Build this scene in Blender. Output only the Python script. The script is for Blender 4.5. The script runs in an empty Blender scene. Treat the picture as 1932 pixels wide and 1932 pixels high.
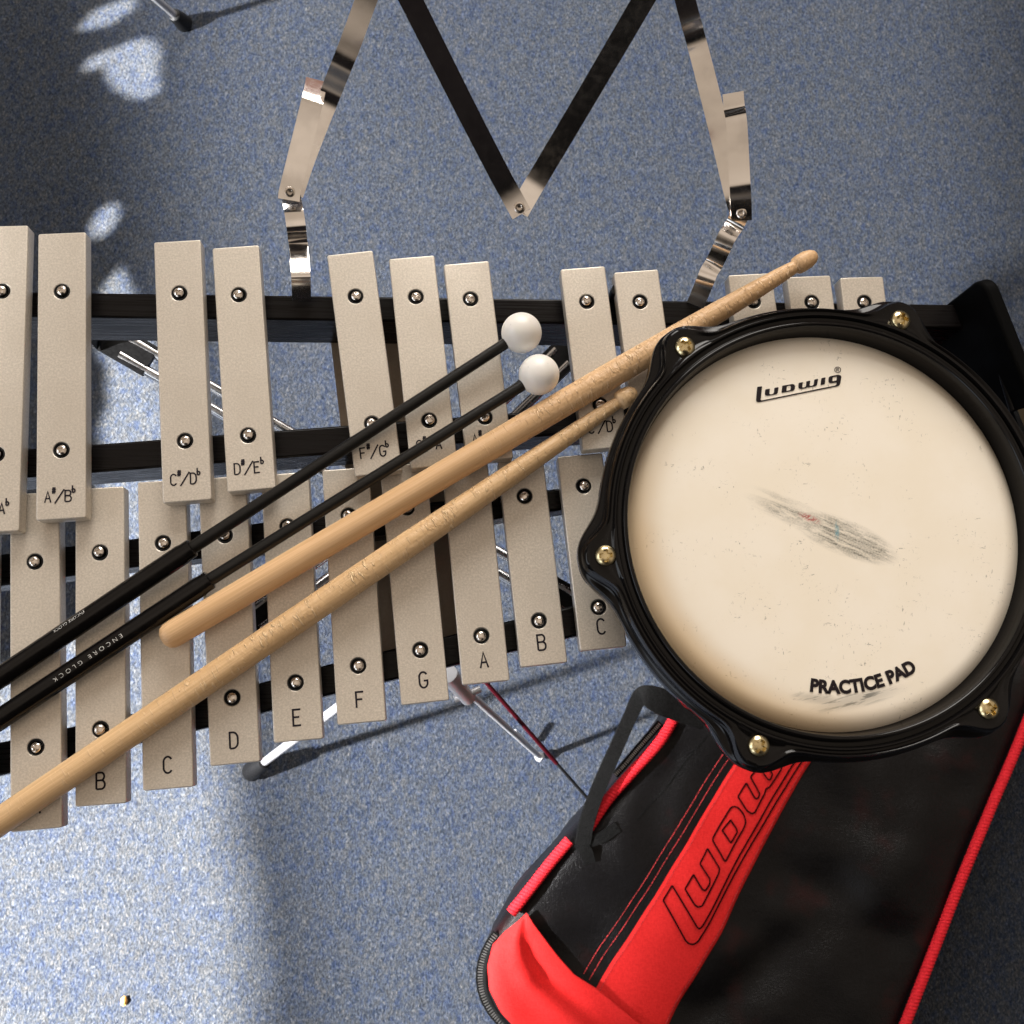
import bpy, bmesh, math, random
from mathutils import Vector, Matrix, noise
random.seed(7)
SC = bpy.context.scene
COL = SC.collection
V = Vector

# ------------------------------------------------------------------ camera
H = 1.13                     # camera height above the carpet
Z0 = 0.60                    # height of the raised row of bars
F = 1935.0                   # focal length in units of a 1932 wide picture
CAM = V((0, 0, H))
def cam_axes():
    d = V(((840 - 966) / F, -(1320 - 966) / F, -1)).normalized()   # straight down
    z = -d
    x = V((1, 0, 0)); x = (x - z * x.dot(z)).normalized()
    y = z.cross(x)
    return Matrix((x, y, z))
RM = cam_axes()
def ray(px, py):
    return RM @ V(((px - 966) / F, -(py - 966) / F, -1))
def at(px, py, z):
    d = ray(px, py)
    return CAM + d * ((z - H) / d.z)
def deep(px, py, s):
    return CAM + ray(px, py) * s

cd = bpy.data.cameras.new('camera'); cam = bpy.data.objects.new('camera', cd); COL.objects.link(cam)
cd.sensor_width = 36; cd.lens = 36 * F / 1932; cd.clip_start = 0.01; cd.clip_end = 50
cam.matrix_world = Matrix.Translation(CAM) @ RM.to_4x4()
cd.dof.use_dof = True; cd.dof.focus_distance = 0.56; cd.dof.aperture_fstop = 20.0
SC.camera = cam
SC.view_settings.view_transform = 'Standard'; SC.view_settings.look = 'None'; SC.view_settings.exposure = 0

# ------------------------------------------------------------------ node helpers
class NT:
    def __init__(s, tree): s.t = tree; s.n = tree.nodes; s.l = tree.links
    def new(s, typ, **kw):
        n = s.n.new(typ)
        for k, v in kw.items(): setattr(n, k, v)
        return n
    def put(s, sock, v):
        if v is None: return
        if hasattr(v, 'is_output') or isinstance(v, bpy.types.NodeSocket): s.l.new(v, sock)
        else: sock.default_value = v
    def math(s, op, a, b=None, c=None, clamp=False):
        n = s.new('ShaderNodeMath', operation=op, use_clamp=clamp)
        for i, v in enumerate((a, b, c)): s.put(n.inputs[i], v)
        return n.outputs[0]
    def mapr(s, v, a, b, c=0.0, d=1.0, smooth=True):
        n = s.new('ShaderNodeMapRange', interpolation_type='SMOOTHSTEP' if smooth else 'LINEAR')
        s.put(n.inputs['Value'], v)
        for k, x in zip(('From Min', 'From Max', 'To Min', 'To Max'), (a, b, c, d)): n.inputs[k].default_value = x
        return n.outputs['Result']
    def noise(s, vec, scale, detail=3, rough=0.55, dist=0.0):
        n = s.new('ShaderNodeTexNoise'); s.put(n.inputs['Vector'], vec)
        n.inputs['Scale'].default_value = scale; n.inputs['Detail'].default_value = detail
        n.inputs['Roughness'].default_value = rough; n.inputs['Distortion'].default_value = dist
        return n.outputs['Fac']
    def map(s, vec, scale=(1, 1, 1), rot=(0, 0, 0), loc=(0, 0, 0)):
        n = s.new('ShaderNodeMapping'); s.put(n.inputs['Vector'], vec)
        n.inputs['Scale'].default_value = scale; n.inputs['Rotation'].default_value = rot; n.inputs['Location'].default_value = loc
        return n.outputs['Vector']
    def ramp(s, fac, stops):
        n = s.new('ShaderNodeValToRGB'); s.put(n.inputs['Fac'], fac)
        e = n.color_ramp.elements
        while len(e) < len(stops): e.new(0.5)
        for el, (p, c) in zip(e, stops):
            el.position = p; el.color = (*c, 1) if len(c) == 3 else c
        return n.outputs['Color']
    def mix(s, fac, a, b, mode='MIX'):
        n = s.new('ShaderNodeMix', data_type='RGBA', blend_type=mode)
        s.put(n.inputs['Factor'], fac)
        for i, v in ((6, a), (7, b)):
            if isinstance(v, tuple) and len(v) == 3: v = (*v, 1)
            s.put(n.inputs[i], v)
        return n.outputs[2]
    def bump(s, h, strength, dist):
        n = s.new('ShaderNodeBump'); s.put(n.inputs['Height'], h)
        n.inputs['Strength'].default_value = strength; n.inputs['Distance'].default_value = dist
        return n.outputs['Normal']

def mat(name, base=(.5, .5, .5), rough=.5, metal=0.0, coat=0.0, spec=None):
    m = bpy.data.materials.new(name); m.use_nodes = True
    nt = NT(m.node_tree); p = m.node_tree.nodes['Principled BSDF']
    p.inputs['Base Color'].default_value = (*base, 1); p.inputs['Roughness'].default_value = rough
    p.inputs['Metallic'].default_value = metal; p.inputs['Coat Weight'].default_value = coat
    if spec is not None: p.inputs['Specular IOR Level'].default_value = spec
    co = nt.new('ShaderNodeTexCoord').outputs['Object']
    return m, nt, p, co

# ---- carpet: blue-grey needle felt of coloured fibres
m_carpet, nt, p, co = mat('carpet_felt', rough=1.0, spec=0.1)
w = nt.noise(co, 160, 2); 
wv = nt.new('ShaderNodeVectorMath', operation='MULTIPLY_ADD')
nc = nt.new('ShaderNodeTexNoise'); nt.put(nc.inputs['Vector'], co); nc.inputs['Scale'].default_value = 130
nt.put(wv.inputs[0], nc.outputs['Color']); wv.inputs[1].default_value = (.006, .006, .006); nt.put(wv.inputs[2], co)
fa = nt.noise(nt.map(wv.outputs[0], (1.0, .42, 1), (0, 0, -.60)), 760, 2, .7)
fb = nt.noise(nt.map(wv.outputs[0], (1.0, .38, 1), (0, 0, .45)), 620, 2, .7)
fc = nt.noise(nt.map(wv.outputs[0], (1.0, .55, 1), (0, 0, -.25)), 170, 3, .75)
big = nt.noise(co, 9, 3)
mixf = nt.math('ADD', nt.math('MULTIPLY', fa, .6), nt.math('MULTIPLY', fb, .4))
c1 = nt.ramp(mixf, [(.33, (.0075, .0090, .0125)), (.46, (.023, .0268, .034)), (.55, (.044, .0485, .0565)), (.68, (.105, .107, .111))])
tint = nt.ramp(fc, [(.34, (.56, .70, 1.08)), (.47, (.90, .97, 1.10)), (.56, (1.0, 1.0, 1.0)), (.68, (1.14, 1.07, .98))])
cc = nt.mix(1.0, c1, tint, 'MULTIPLY')
cc = nt.mix(nt.mapr(big, .3, .7, 0, .3), cc, nt.mix(1.0, cc, (.82, .86, .98), 'MULTIPLY'))
nt.put(p.inputs['Base Color'], cc)
nt.put(p.inputs['Normal'], nt.bump(mixf, .7, .003))

# ---- satin anodised metal of the bars
m_bar, nt, p, co = mat('satin_champagne_metal', (.80, .68, .56), .42, .45)
sp = nt.noise(co, 900, 3, .75); lo = nt.noise(co, 30, 3)
col = nt.mix(nt.mapr(sp, .35, .70), (.575, .525, .45), (.76, .695, .605))
col = nt.mix(nt.mapr(lo, .35, .7, 0, .25), col, (.575, .515, .435))
rnd = nt.new('ShaderNodeObjectInfo').outputs['Random']
col = nt.mix(rnd, nt.mix(1.0, col, (.95, .95, .955), 'MULTIPLY'), col)
smear = nt.mapr(nt.noise(nt.map(co, (1, .5, 1), (0, 0, .4)), 75, 3, .6), .50, .72)
col = nt.mix(nt.math('MULTIPLY', smear, .22), col, (.54, .48, .40))
mk = nt.mapr(nt.noise(nt.map(co, (1, .25, 1), (0, 0, 1.1)), 520, 2, .6), .735, .77)
col = nt.mix(nt.math('MULTIPLY', mk, .35), col, (.30, .27, .24))
nt.put(p.inputs['Base Color'], col)
nt.put(p.inputs['Roughness'], nt.mapr(sp, .3, .75, .42, .33))
nt.put(p.inputs['Normal'], nt.bump(sp, .2, .0005))

m_black, nt, p, co = mat('black_lacquered_wood', (.007, .006, .006), .30, spec=.14)
gr = nt.noise(nt.map(co, (6, 260, 200)), 3, 3)
nt.put(p.inputs['Roughness'], nt.mapr(gr, .35, .7, .22, .42))
nt.put(p.inputs['Normal'], nt.bump(gr, .12, .0006))
m_board, nt, p, co = mat('satin_black_board', (.004, .004, .004), .6, spec=.02)
nt.put(p.inputs['Roughness'], nt.mapr(nt.noise(co, 60, 4), .3, .7, .42, .6))
m_brace, nt, p, co = mat('brown_board', (.40, .31, .23), .6)
nt.put(p.inputs['Base Color'], nt.mix(nt.noise(co, 700, 3), (.34, .27, .20), (.48, .385, .29)))
m_rubber, nt, p, co = mat('black_rubber', (.006, .006, .0065), .5, spec=.25)
nt.put(p.inputs['Roughness'], nt.mapr(nt.noise(co, 500, 2), .3, .7, .4, .6))
m_engrave, nt, p, co = mat('engraved_black', (.008, .007, .010), .7, spec=.1)
nt.put(p.inputs['Base Color'], nt.mix(nt.noise(co, 900), (.008, .007, .012), (.03, .025, .03)))

def metal(name, base, rough, var):
    m, nt, p, co = mat(name, base, rough, 1.0)
    n1 = nt.noise(co, 260, 4, .6)
    nt.put(p.inputs['Roughness'], nt.mapr(n1, .3, .75, rough, rough + var))
    nt.put(p.inputs['Base Color'], nt.mix(nt.mapr(nt.noise(co, 40, 3), .4, .75), base, tuple(c * .82 for c in base)))
    return m
m_screw = metal('bright_nickel_steel', (.80, .74, .68), .16, .14)
m_chrome = metal('chromed_strip_steel', (.88, .85, .82), .11, .06)
m_rod = metal('bright_rod_steel', (.62, .62, .63), .2, .1)
m_leg = metal('pale_leg_steel', (.44, .44, .46), .34, .1)
m_leg.node_tree.nodes['Principled BSDF'].inputs['Metallic'].default_value = .45
m_brass = metal('yellow_zinc_brass', (.74, .62, .36), .2, .12)
m_bronze = metal('dull_bronze', (.07, .058, .042), .4, .12)

# ---- drum pad
m_rim, nt, p, co = mat('glossy_black_plastic', (.006, .005, .005), .2, 0, 0, .22)
n1 = nt.noise(co, 420, 4, .7)
nt.put(p.inputs['Roughness'], nt.mapr(n1, .35, .75, .08, .20))
dust = nt.noise(co, 1500, 2, .8)
nt.put(p.inputs['Base Color'], nt.mix(nt.mapr(dust, .68, .80), (.005, .0045, .0045), (.08, .08, .075)))
m_shell, nt, p, co = mat('dull_black_shell', (.006, .0055, .0055), .45, spec=.2)
nt.put(p.inputs['Roughness'], nt.mapr(nt.noise(co, 90, 3), .3, .7, .38, .55))

m_head, nt, p, co = mat('coated_drum_film', (.80, .70, .56), .42)
def ell(cx, cy, rx, ry, rot, hard=.5):
    v = nt.map(co, (1, 1, 1), (0, 0, 0), (-cx, -cy, 0))
    v = nt.map(v, (1 / rx, 1 / ry, 0), (0, 0, 0)) if rot == 0 else nt.map(nt.map(v, (1, 1, 0), (0, 0, -rot)), (1 / rx, 1 / ry, 0))
    ln = nt.new('ShaderNodeVectorMath', operation='LENGTH'); nt.put(ln.inputs[0], v)
    return nt.mapr(ln.outputs['Value'], 1.0, hard, 0, 1)
SR = math.radians(-22)
def streak(rot, fx, fy, lo_, hi_):
    return nt.mapr(nt.noise(nt.map(nt.map(co, (1, 1, 1), (0, 0, -rot)), (fx, fy, 1)), 1.0, 4, .65), lo_, hi_)
s1 = streak(SR, 45, 620, .40, .58)
base = nt.mix(nt.mapr(nt.noise(co, 28, 4), .3, .7), (.88, .795, .655), (.91, .835, .715))
smk = nt.math('MAXIMUM', nt.math('MULTIPLY', ell(.0085, -.0052, .031, .0100, SR, .62), 1.0),
              nt.math('MULTIPLY', ell(-.016, .0050, .030, .0062, SR, .2), .95))
smk = nt.math('MAXIMUM', smk, nt.math('MULTIPLY', ell(-.018, .0120, .024, .0030, SR, .2), .40))
ragged = nt.mapr(nt.noise(nt.map(nt.map(co, (1, 1, 1), (0, 0, -SR)), (70, 330, 1)), 1.0, 4, .7), .34, .56, .25, 1)
grain = nt.mapr(nt.noise(co, 1100, 2, .7), .35, .62, .55, 1)
base = nt.mix(nt.math('MULTIPLY', nt.math('MULTIPLY', smk, nt.math('MULTIPLY', ragged, grain)), nt.math('MAXIMUM', s1, .62)), base, (.19, .18, .145))
base = nt.mix(nt.math('MULTIPLY', ell(-.0085, .0042, .0075, .0024, SR, .2), nt.math('MULTIPLY', streak(SR + .9, 300, 900, .42, .54), .95)), base, (.42, .07, .06))
base = nt.mix(nt.math('MULTIPLY', ell(.005, -.002, .0065, .0016, SR + 1.9, .2), nt.math('MULTIPLY', streak(SR + 1.9, 200, 900, .42, .55), .9)), base, (.10, .30, .36))
s2 = streak(math.radians(14), 60, 520, .47, .62)
base = nt.mix(nt.math('MULTIPLY', nt.math('MULTIPLY', nt.math('MAXIMUM', ell(.010, -.0842, .030, .0052, math.radians(13), .2), ell(-.008, -.0842, .018, .0036, math.radians(-8), .2)), nt.math('MAXIMUM', s2, .40)), .9), base, (.15, .155, .14))
f1 = nt.mapr(nt.noise(nt.map(co, (1, 2.6, 1), (0, 0, .5)), 240, 3, .7), .63, .73)
f2 = nt.mapr(nt.noise(nt.map(co, (2.4, 1, 1), (0, 0, -.7)), 330, 2, .7), .64, .74)
zone = nt.mapr(nt.noise(co, 45, 2), .45, .62)
base = nt.mix(nt.math('MULTIPLY', nt.math('MULTIPLY', nt.math('MAXIMUM', f1, f2), zone), .75), base, (.26, .23, .18))
# tan tint towards the collar, strongest at the lower left
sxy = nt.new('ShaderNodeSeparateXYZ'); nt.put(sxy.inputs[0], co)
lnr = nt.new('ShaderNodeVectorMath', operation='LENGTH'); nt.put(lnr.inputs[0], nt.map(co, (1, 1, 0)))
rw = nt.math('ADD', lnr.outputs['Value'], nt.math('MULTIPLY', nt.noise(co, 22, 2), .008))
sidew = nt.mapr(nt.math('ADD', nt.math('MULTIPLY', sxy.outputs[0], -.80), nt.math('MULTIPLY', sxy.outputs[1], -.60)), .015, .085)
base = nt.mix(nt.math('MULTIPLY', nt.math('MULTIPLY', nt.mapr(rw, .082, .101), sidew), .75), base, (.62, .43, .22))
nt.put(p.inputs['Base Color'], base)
p.inputs['Subsurface Weight'].default_value = .0
nt.put(p.inputs['Roughness'], nt.mapr(nt.noise(co, 300, 3), .3, .7, .36, .5))
m_print, nt, p, co = mat('black_print', (.008, .006, .007), .5, spec=.15)
nt.put(p.inputs['Base Color'], nt.mix(nt.noise(co, 600), (.010, .007, .009), (.022, .016, .018)))

# ---- wood of the sticks
def wood(name, c0, c1, dent):
    m, nt, p, co = mat(name, c0, .42)
    # object axis x runs along the stick
    g = nt.noise(nt.map(co, (14, 900, 900)), 1.0, 4, .6)
    fl = nt.mapr(nt.noise(nt.map(co, (70, 1500, 1500)), 1.0, 2, .6), .62, .72)
    lowc = nt.noise(nt.map(co, (9, 60, 60)), 1.0, 3)
    col = nt.mix(nt.mapr(g, .36, .64), tuple(x * .93 for x in c0), c1)
    col = nt.mix(nt.mapr(lowc, .35, .7, 0, .5), col, tuple(x * .86 for x in c0))
    col = nt.mix(nt.math('MULTIPLY', fl, .12), col, tuple(x * .62 for x in c0))
    sx = nt.new('ShaderNodeSeparateXYZ'); nt.put(sx.inputs[0], co)
    worn = dent(nt, sx.outputs[0])
    d1 = nt.noise(nt.map(co, (520, 210, 210), (0, 0, .5)), 1.0, 3, .6, .8)
    d2 = nt.mapr(nt.noise(nt.map(co, (640, 160, 160), (0, .3, -.3)), 1.0, 1, .5), .60, .70)
    col = nt.mix(nt.math('MULTIPLY', nt.math('MULTIPLY', d2, worn), .55), col, tuple(min(1, x * 1.35 + .06) for x in c1))
    dk = nt.mapr(d1, .44, .34)
    col = nt.mix(nt.math('MULTIPLY', nt.math('MULTIPLY', dk, worn), .22), col, tuple(x * .60 for x in c0))
    nt.put(p.inputs['Base Color'], col)
    hgt = nt.math('ADD', nt.math('MULTIPLY', nt.math('MULTIPLY', d1, worn), .6), nt.math('MULTIPLY', nt.math('MULTIPLY', d2, worn), .8))
    hgt = nt.math('ADD', hgt, nt.math('MULTIPLY', g, .08))
    nt.put(p.inputs['Normal'], nt.bump(hgt, .75, .0018))
    nt.put(p.inputs['Roughness'], nt.mapr(g, .3, .7, .34, .5))
    return m
m_stickA = wood('pale_maple_worn', (.66, .41, .205), (.73, .475, .26), lambda nt, x: nt.mapr(x, .17, .27))
m_stickB = wood('pale_hickory_worn', (.67, .43, .215), (.75, .51, .28),
                lambda nt, x: nt.math('MULTIPLY', nt.mapr(x, .02, .20, .12, .95), nt.mapr(nt.noise(nt.map(x, (1, 1, 1)), 38, 2), .34, .6, .15, 1)))

m_fibre, nt, p, co = mat('black_fibreglass', (.009, .0085, .008), .36, spec=.3)
nt.put(p.inputs['Normal'], nt.bump(nt.noise(nt.map(co, (30, 900, 900)), 1, 3), .2, .0004))
m_grip, nt, p, co = mat('glossy_black_grip', (.004, .0035, .0035), .16, spec=.3)
nt.put(p.inputs['Roughness'], nt.mapr(nt.noise(co, 200, 3), .3, .7, .12, .26))
m_ball, nt, p, co = mat('white_nylon', (.83, .79, .73), .34)
bc = nt.mix(nt.noise(nt.map(co, (1, 1, 5)), 60, 3), (.90, .87, .82), (.86, .825, .77))
nt.put(p.inputs['Base Color'], nt.mix(nt.math('MULTIPLY', nt.mapr(nt.noise(nt.map(co, (1, 1, 2.5)), 420, 3, .7), .64, .74), .35), bc, (.45, .43, .40)))
p.inputs['Subsurface Weight'].default_value = .15; p.inputs['Subsurface Radius'].default_value = (.004, .003, .002)
m_white, nt, p, co = mat('white_print', (.75, .75, .73), .5)
nt.put(p.inputs['Base Color'], nt.mix(nt.mapr(nt.noise(co, 1200), .4, .6), (.8, .8, .78), (.45, .45, .44)))

# ---- bag fabrics
def fabric(name, c0, c1, rough, weave, bumpy=.3, sheen=.2, spec=.2):
    m, nt, p, co = mat(name, c0, rough, spec=spec)
    a = nt.noise(nt.map(co, (1, .3, 1), (0, 0, .55)), weave, 2); b = nt.noise(nt.map(co, (.3, 1, 1), (0, 0, .55)), weave, 2)
    wv = nt.math('MAXIMUM', a, b)
    nt.put(p.inputs['Base Color'], nt.mix(nt.mapr(wv, .4, .7), c0, c1))
    soft = nt.noise(co, 13, 1, .4, .3)
    nt.put(p.inputs['Normal'], nt.bump(nt.math('ADD', nt.math('MULTIPLY', wv, .02), nt.math('ADD', nt.math('MULTIPLY', soft, bumpy), nt.math('MULTIPLY', nt.noise(nt.map(co, (1, 2.2, 1), (0, 0, .5)), 34, 3, .5), .025))), .8, .03))
    p.inputs['Sheen Weight'].default_value = sheen
    return m
m_nylon = fabric('black_nylon', (.0014, .0013, .0015), (.0045, .0042, .0050), .40, 1100, .35, .0)
nt = NT(m_nylon.node_tree); p = m_nylon.node_tree.nodes['Principled BSDF']; p.inputs['Specular IOR Level'].default_value = .20
co = nt.new('ShaderNodeTexCoord').outputs['Object']; src = p.inputs['Base Color'].links[0].from_socket
nt.put(p.inputs['Base Color'], nt.mix(nt.math('MULTIPLY', nt.mapr(nt.noise(co, 15, 3), .55, .72), nt.noise(co, 900, 2)), src, (.026, .0035, .0035)))
m_red = fabric('red_nylon', (.53, .011, .011), (.63, .019, .018), .75, 900, .15, .0)
m_rope = fabric('red_piping_cord', (.50, .008, .015), (.72, .022, .034), .75, 1400, .05, .0)
m_web = fabric('black_webbing', (.003, .003, .003), (.010, .010, .010), .8, 1300, .1, .0, .06)
m_zip = metal('dark_zip_metal', (.34, .34, .34), .35, .2)
m_thread, nt, p, co = mat('black_embroidery', (.006, .003, .003), .8, spec=.03)
nt.put(p.inputs['Base Color'], nt.mix(nt.noise(co, 1500), (.004, .002, .002), (.012, .004, .005)))
m_redthread, nt, p, co = mat('red_stitching', (.42, .02, .025), .7)
nt.put(p.inputs['Base Color'], nt.mix(nt.mapr(nt.noise(co, 700), .42, .55), (.10, .006, .008), (.55, .035, .04)))
m_darkred, nt, p, co = mat('dark_red_gloss', (.06, .004, .008), .3, spec=.2)
nt.put(p.inputs['Base Color'], nt.mix(nt.noise(co, 60), (.036, .002, .005), (.022, .0015, .003)))
m_crumb, nt, p, co = mat('orange_crumb', (.80, .42, .08), .7)
nt.put(p.inputs['Base Color'], nt.mix(nt.noise(co, 400), (.85, .5, .12), (.65, .26, .05)))

# ------------------------------------------------------------------ object helpers
def thing(name, label, cat, loc, group=None):
    o = bpy.data.objects.new(name, None); COL.objects.link(o)
    o.empty_display_size = .05; o.location = loc
    o['label'] = label; o['category'] = cat
    if group: o['group'] = group
    return o
def base_of(par):
    b = V((0, 0, 0))
    while par is not None: b = b + par.location; par = par.parent
    return b
def link(name, me, m, par, label=None, loc=(0, 0, 0)):
    me.name = name
    o = bpy.data.objects.new(name, me); COL.objects.link(o)
    if m is not None:
        me.materials.clear(); me.materials.append(m)
    o.parent = par; o.location = loc
    if label: o['label'] = label
    return o
class MB:
    """collects geometry in world coordinates"""
    def __init__(s): s.v = []; s.f = []; s.sm = []
    def add(s, vs, fs, smooth=True):
        k = len(s.v); s.v += [V(q) for q in vs]; s.f += [tuple(i + k for i in f) for f in fs]; s.sm += [smooth] * len(fs)
    def build(s, name, m, par, label=None, recalc=True, angle=38, origin=None):
        b = base_of(par)
        me = bpy.data.meshes.new(name)
        o0 = V(origin) if origin is not None else b
        me.from_pydata([q - o0 for q in s.v], [], s.f)
        for p_, q in zip(me.polygons, s.sm): p_.use_smooth = q
        if recalc:
            bm = bmesh.new(); bm.from_mesh(me); bmesh.ops.recalc_face_normals(bm, faces=bm.faces); bm.to_mesh(me); bm.free()
        try: me.set_sharp_from_angle(angle=math.radians(angle))
        except Exception: pass
        return link(name, me, m, par, label, o0 - b)
    # ---- shapes
    def tube(s, pts, r, seg=12, rf=None, cap=True, wob=None):
        pts = [V(p_) for p_ in pts]; n = len(pts); rings = []
        t0 = (pts[1] - pts[0]).normalized()
        a = V((0, 0, 1)) if abs(t0.z) < .9 else V((1, 0, 0))
        side = t0.cross(a).normalized(); up = side.cross(t0)
        vs = []; L = 0
        for i, p_ in enumerate(pts):
            if i: L += (p_ - pts[i - 1]).length
            t = (pts[min(i + 1, n - 1)] - pts[max(i - 1, 0)]).normalized()
            side = (side - t * side.dot(t)).normalized(); up = side.cross(t)
            rr = rf[i] if rf else r
            for k in range(seg):
                an = 2 * math.pi * k / seg
                q = rr * (1 if wob is None else wob(an, L))
                vs.append(p_ + (side * math.cos(an) + up * math.sin(an)) * q)
        fs = [(i * seg + k, i * seg + (k + 1) % seg, (i + 1) * seg + (k + 1) % seg, (i + 1) * seg + k) for i in range(n - 1) for k in range(seg)]
        if cap: fs += [tuple(range(seg)), tuple((n - 1) * seg + k for k in range(seg))]
        s.add(vs, fs)
    def lathe(s, prof, p0, axis, seg=32):
        p0 = V(p0); ax = V(axis).normalized()
        a = V((0, 0, 1)) if abs(ax.z) < .9 else V((1, 0, 0))
        e1 = ax.cross(a).normalized(); e2 = ax.cross(e1)
        vs = []; fs = []; rows = []
        for t, r in prof:
            if r < 1e-7: rows.append([len(vs)]); vs.append(p0 + ax * t)
            else:
                rows.append(list(range(len(vs), len(vs) + seg)))
                vs += [p0 + ax * t + (e1 * math.cos(2 * math.pi * k / seg) + e2 * math.sin(2 * math.pi * k / seg)) * r for k in range(seg)]
        for A, B in zip(rows, rows[1:]):
            for k in range(seg):
                k2 = (k + 1) % seg
                if len(A) == 1 and len(B) == 1: continue
                if len(A) == 1: fs.append((A[0], B[k], B[k2]))
                elif len(B) == 1: fs.append((A[k], A[k2], B[0]))
                else: fs.append((A[k], A[k2], B[k2], B[k]))
        s.add(vs, fs)
    def ribbon(s, pts, width, normals, thick):
        """flat strip; width number or list; normals vector or list"""
        pts = [V(p_) for p_ in pts]; n = len(pts); vs = []
        for i, p_ in enumerate(pts):
            t = (pts[min(i + 1, n - 1)] - pts[max(i - 1, 0)]).normalized()
            nn = V(normals[i] if isinstance(normals, list) else normals)
            nn = (nn - t * nn.dot(t)).normalized(); sd = t.cross(nn)
            w_ = (width[i] if isinstance(width, list) else width) / 2
            for a, b in ((-1, 1), (1, 1), (1, -1), (-1, -1)):
                vs.append(p_ + sd * (a * w_) + nn * (b * thick / 2))
        fs = []
        for i in range(n - 1):
            for k in range(4):
                fs.append((i * 4 + k, i * 4 + (k + 1) % 4, i * 4 + 4 + (k + 1) % 4, i * 4 + 4 + k))
        fs += [(0, 1, 2, 3), tuple((n - 1) * 4 + k for k in range(4))]
        s.add(vs, fs)
    def prism(s, loop, z0, z1, smooth=False):
        """loop of xy points extruded between two heights"""
        n = len(loop)
        vs = [V((p_[0], p_[1], z0)) for p_ in loop] + [V((p_[0], p_[1], z1)) for p_ in loop]
        fs = [tuple(range(n)), tuple(range(n, 2 * n))] + [(k, (k + 1) % n, n + (k + 1) % n, n + k) for k in range(n)]
        s.add(vs, fs, smooth)
    def flatline(s, pts, w, nrm=V((0, 0, 1)), closed=False):
        """thin painted or engraved line with mitred joints"""
        pts = [V(p_) for p_ in pts]; n = len(pts); vs = []
        for i in range(n):
            a = pts[(i - 1) % n] if (closed or i > 0) else None
            c = pts[(i + 1) % n] if (closed or i < n - 1) else None
            t1 = (pts[i] - a).normalized() if a is not None else None
            t2 = (c - pts[i]).normalized() if c is not None else None
            if t1 is None: t1 = t2
            if t2 is None: t2 = t1
            m1 = nrm.cross(t1); m2 = nrm.cross(t2); mm = (m1 + m2)
            mm = mm.normalized() if mm.length > 1e-6 else m1
            k = min(1.8, 1 / max(.3, mm.dot(m1)))
            vs += [pts[i] + mm * (w / 2 * k), pts[i] - mm * (w / 2 * k)]
        fs = [(2 * i, 2 * i + 1, 2 * i + 3, 2 * i + 2) for i in range(n - 1)]
        if closed: fs.append((2 * n - 2, 2 * n - 1, 1, 0))
        s.add(vs, fs, False)

def dense(pts, n=6):
    """Catmull-Rom through the points"""
    pts = [V(p_) for p_ in pts]; out = []
    for i in range(len(pts) - 1):
        p0 = pts[max(i - 1, 0)]; p1 = pts[i]; p2 = pts[i + 1]; p3 = pts[min(i + 2, len(pts) - 1)]
        for k in range(n):
            t = k / n
            out.append(.5 * ((2 * p1) + (p2 - p0) * t + (2 * p0 - 5 * p1 + 4 * p2 - p3) * t * t + (3 * p1 - p0 - 3 * p2 + p3) * t ** 3))
    out.append(pts[-1]); return out

def curve_mesh(loops, extrude=0.0, bevel=0.0, res=2):
    """filled flat shape with holes -> mesh"""
    cu = bpy.data.curves.new('outline', 'CURVE'); cu.dimensions = '2D'; cu.fill_mode = 'BOTH'
    cu.extrude = extrude; cu.bevel_depth = bevel; cu.bevel_resolution = res
    for lp in loops:
        sp = cu.splines.new('POLY'); sp.points.add(len(lp) - 1); sp.use_cyclic_u = True
        for q, p_ in zip(sp.points, lp): q.co = (p_[0], p_[1], 0, 1)
    return eval_mesh(cu)
def eval_mesh(cu):
    ob = bpy.data.objects.new('outline', cu); COL.objects.link(ob)
    dg = bpy.context.evaluated_depsgraph_get(); dg.update()
    me = bpy.data.meshes.new_from_object(ob.evaluated_get(dg))
    bpy.data.objects.remove(ob); bpy.data.curves.remove(cu)
    return me
def text_mesh(body, size, offset=0.0, space=1.0):
    cu = bpy.data.curves.new('lettering', 'FONT'); cu.body = body; cu.size = size
    cu.offset = offset; cu.space_character = space; cu.resolution_u = 6
    return eval_mesh(cu)

# ------------------------------------------------------------------ the carpet
mb = MB(); mb.add([(-4, -4, 0), (4, -4, 0), (4, 4, 0), (-4, 4, 0)], [(0, 1, 2, 3)], False)
fl = mb.build('carpet', m_carpet, None); fl['kind'] = 'structure'; fl['label'] = 'blue grey felt carpet with patches of sunlight'

# ------------------------------------------------------------------ glockenspiel
ZA = Z0; ZN = Z0 - .012; TH = .009
gx = at(700, 900, 0)
glock = thing('glockenspiel', 'silver barred glockenspiel on a black wooden frame with letters engraved on the bars', 'glockenspiel', (.05, .10, Z0 - .06))
GB = base_of(glock)
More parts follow.
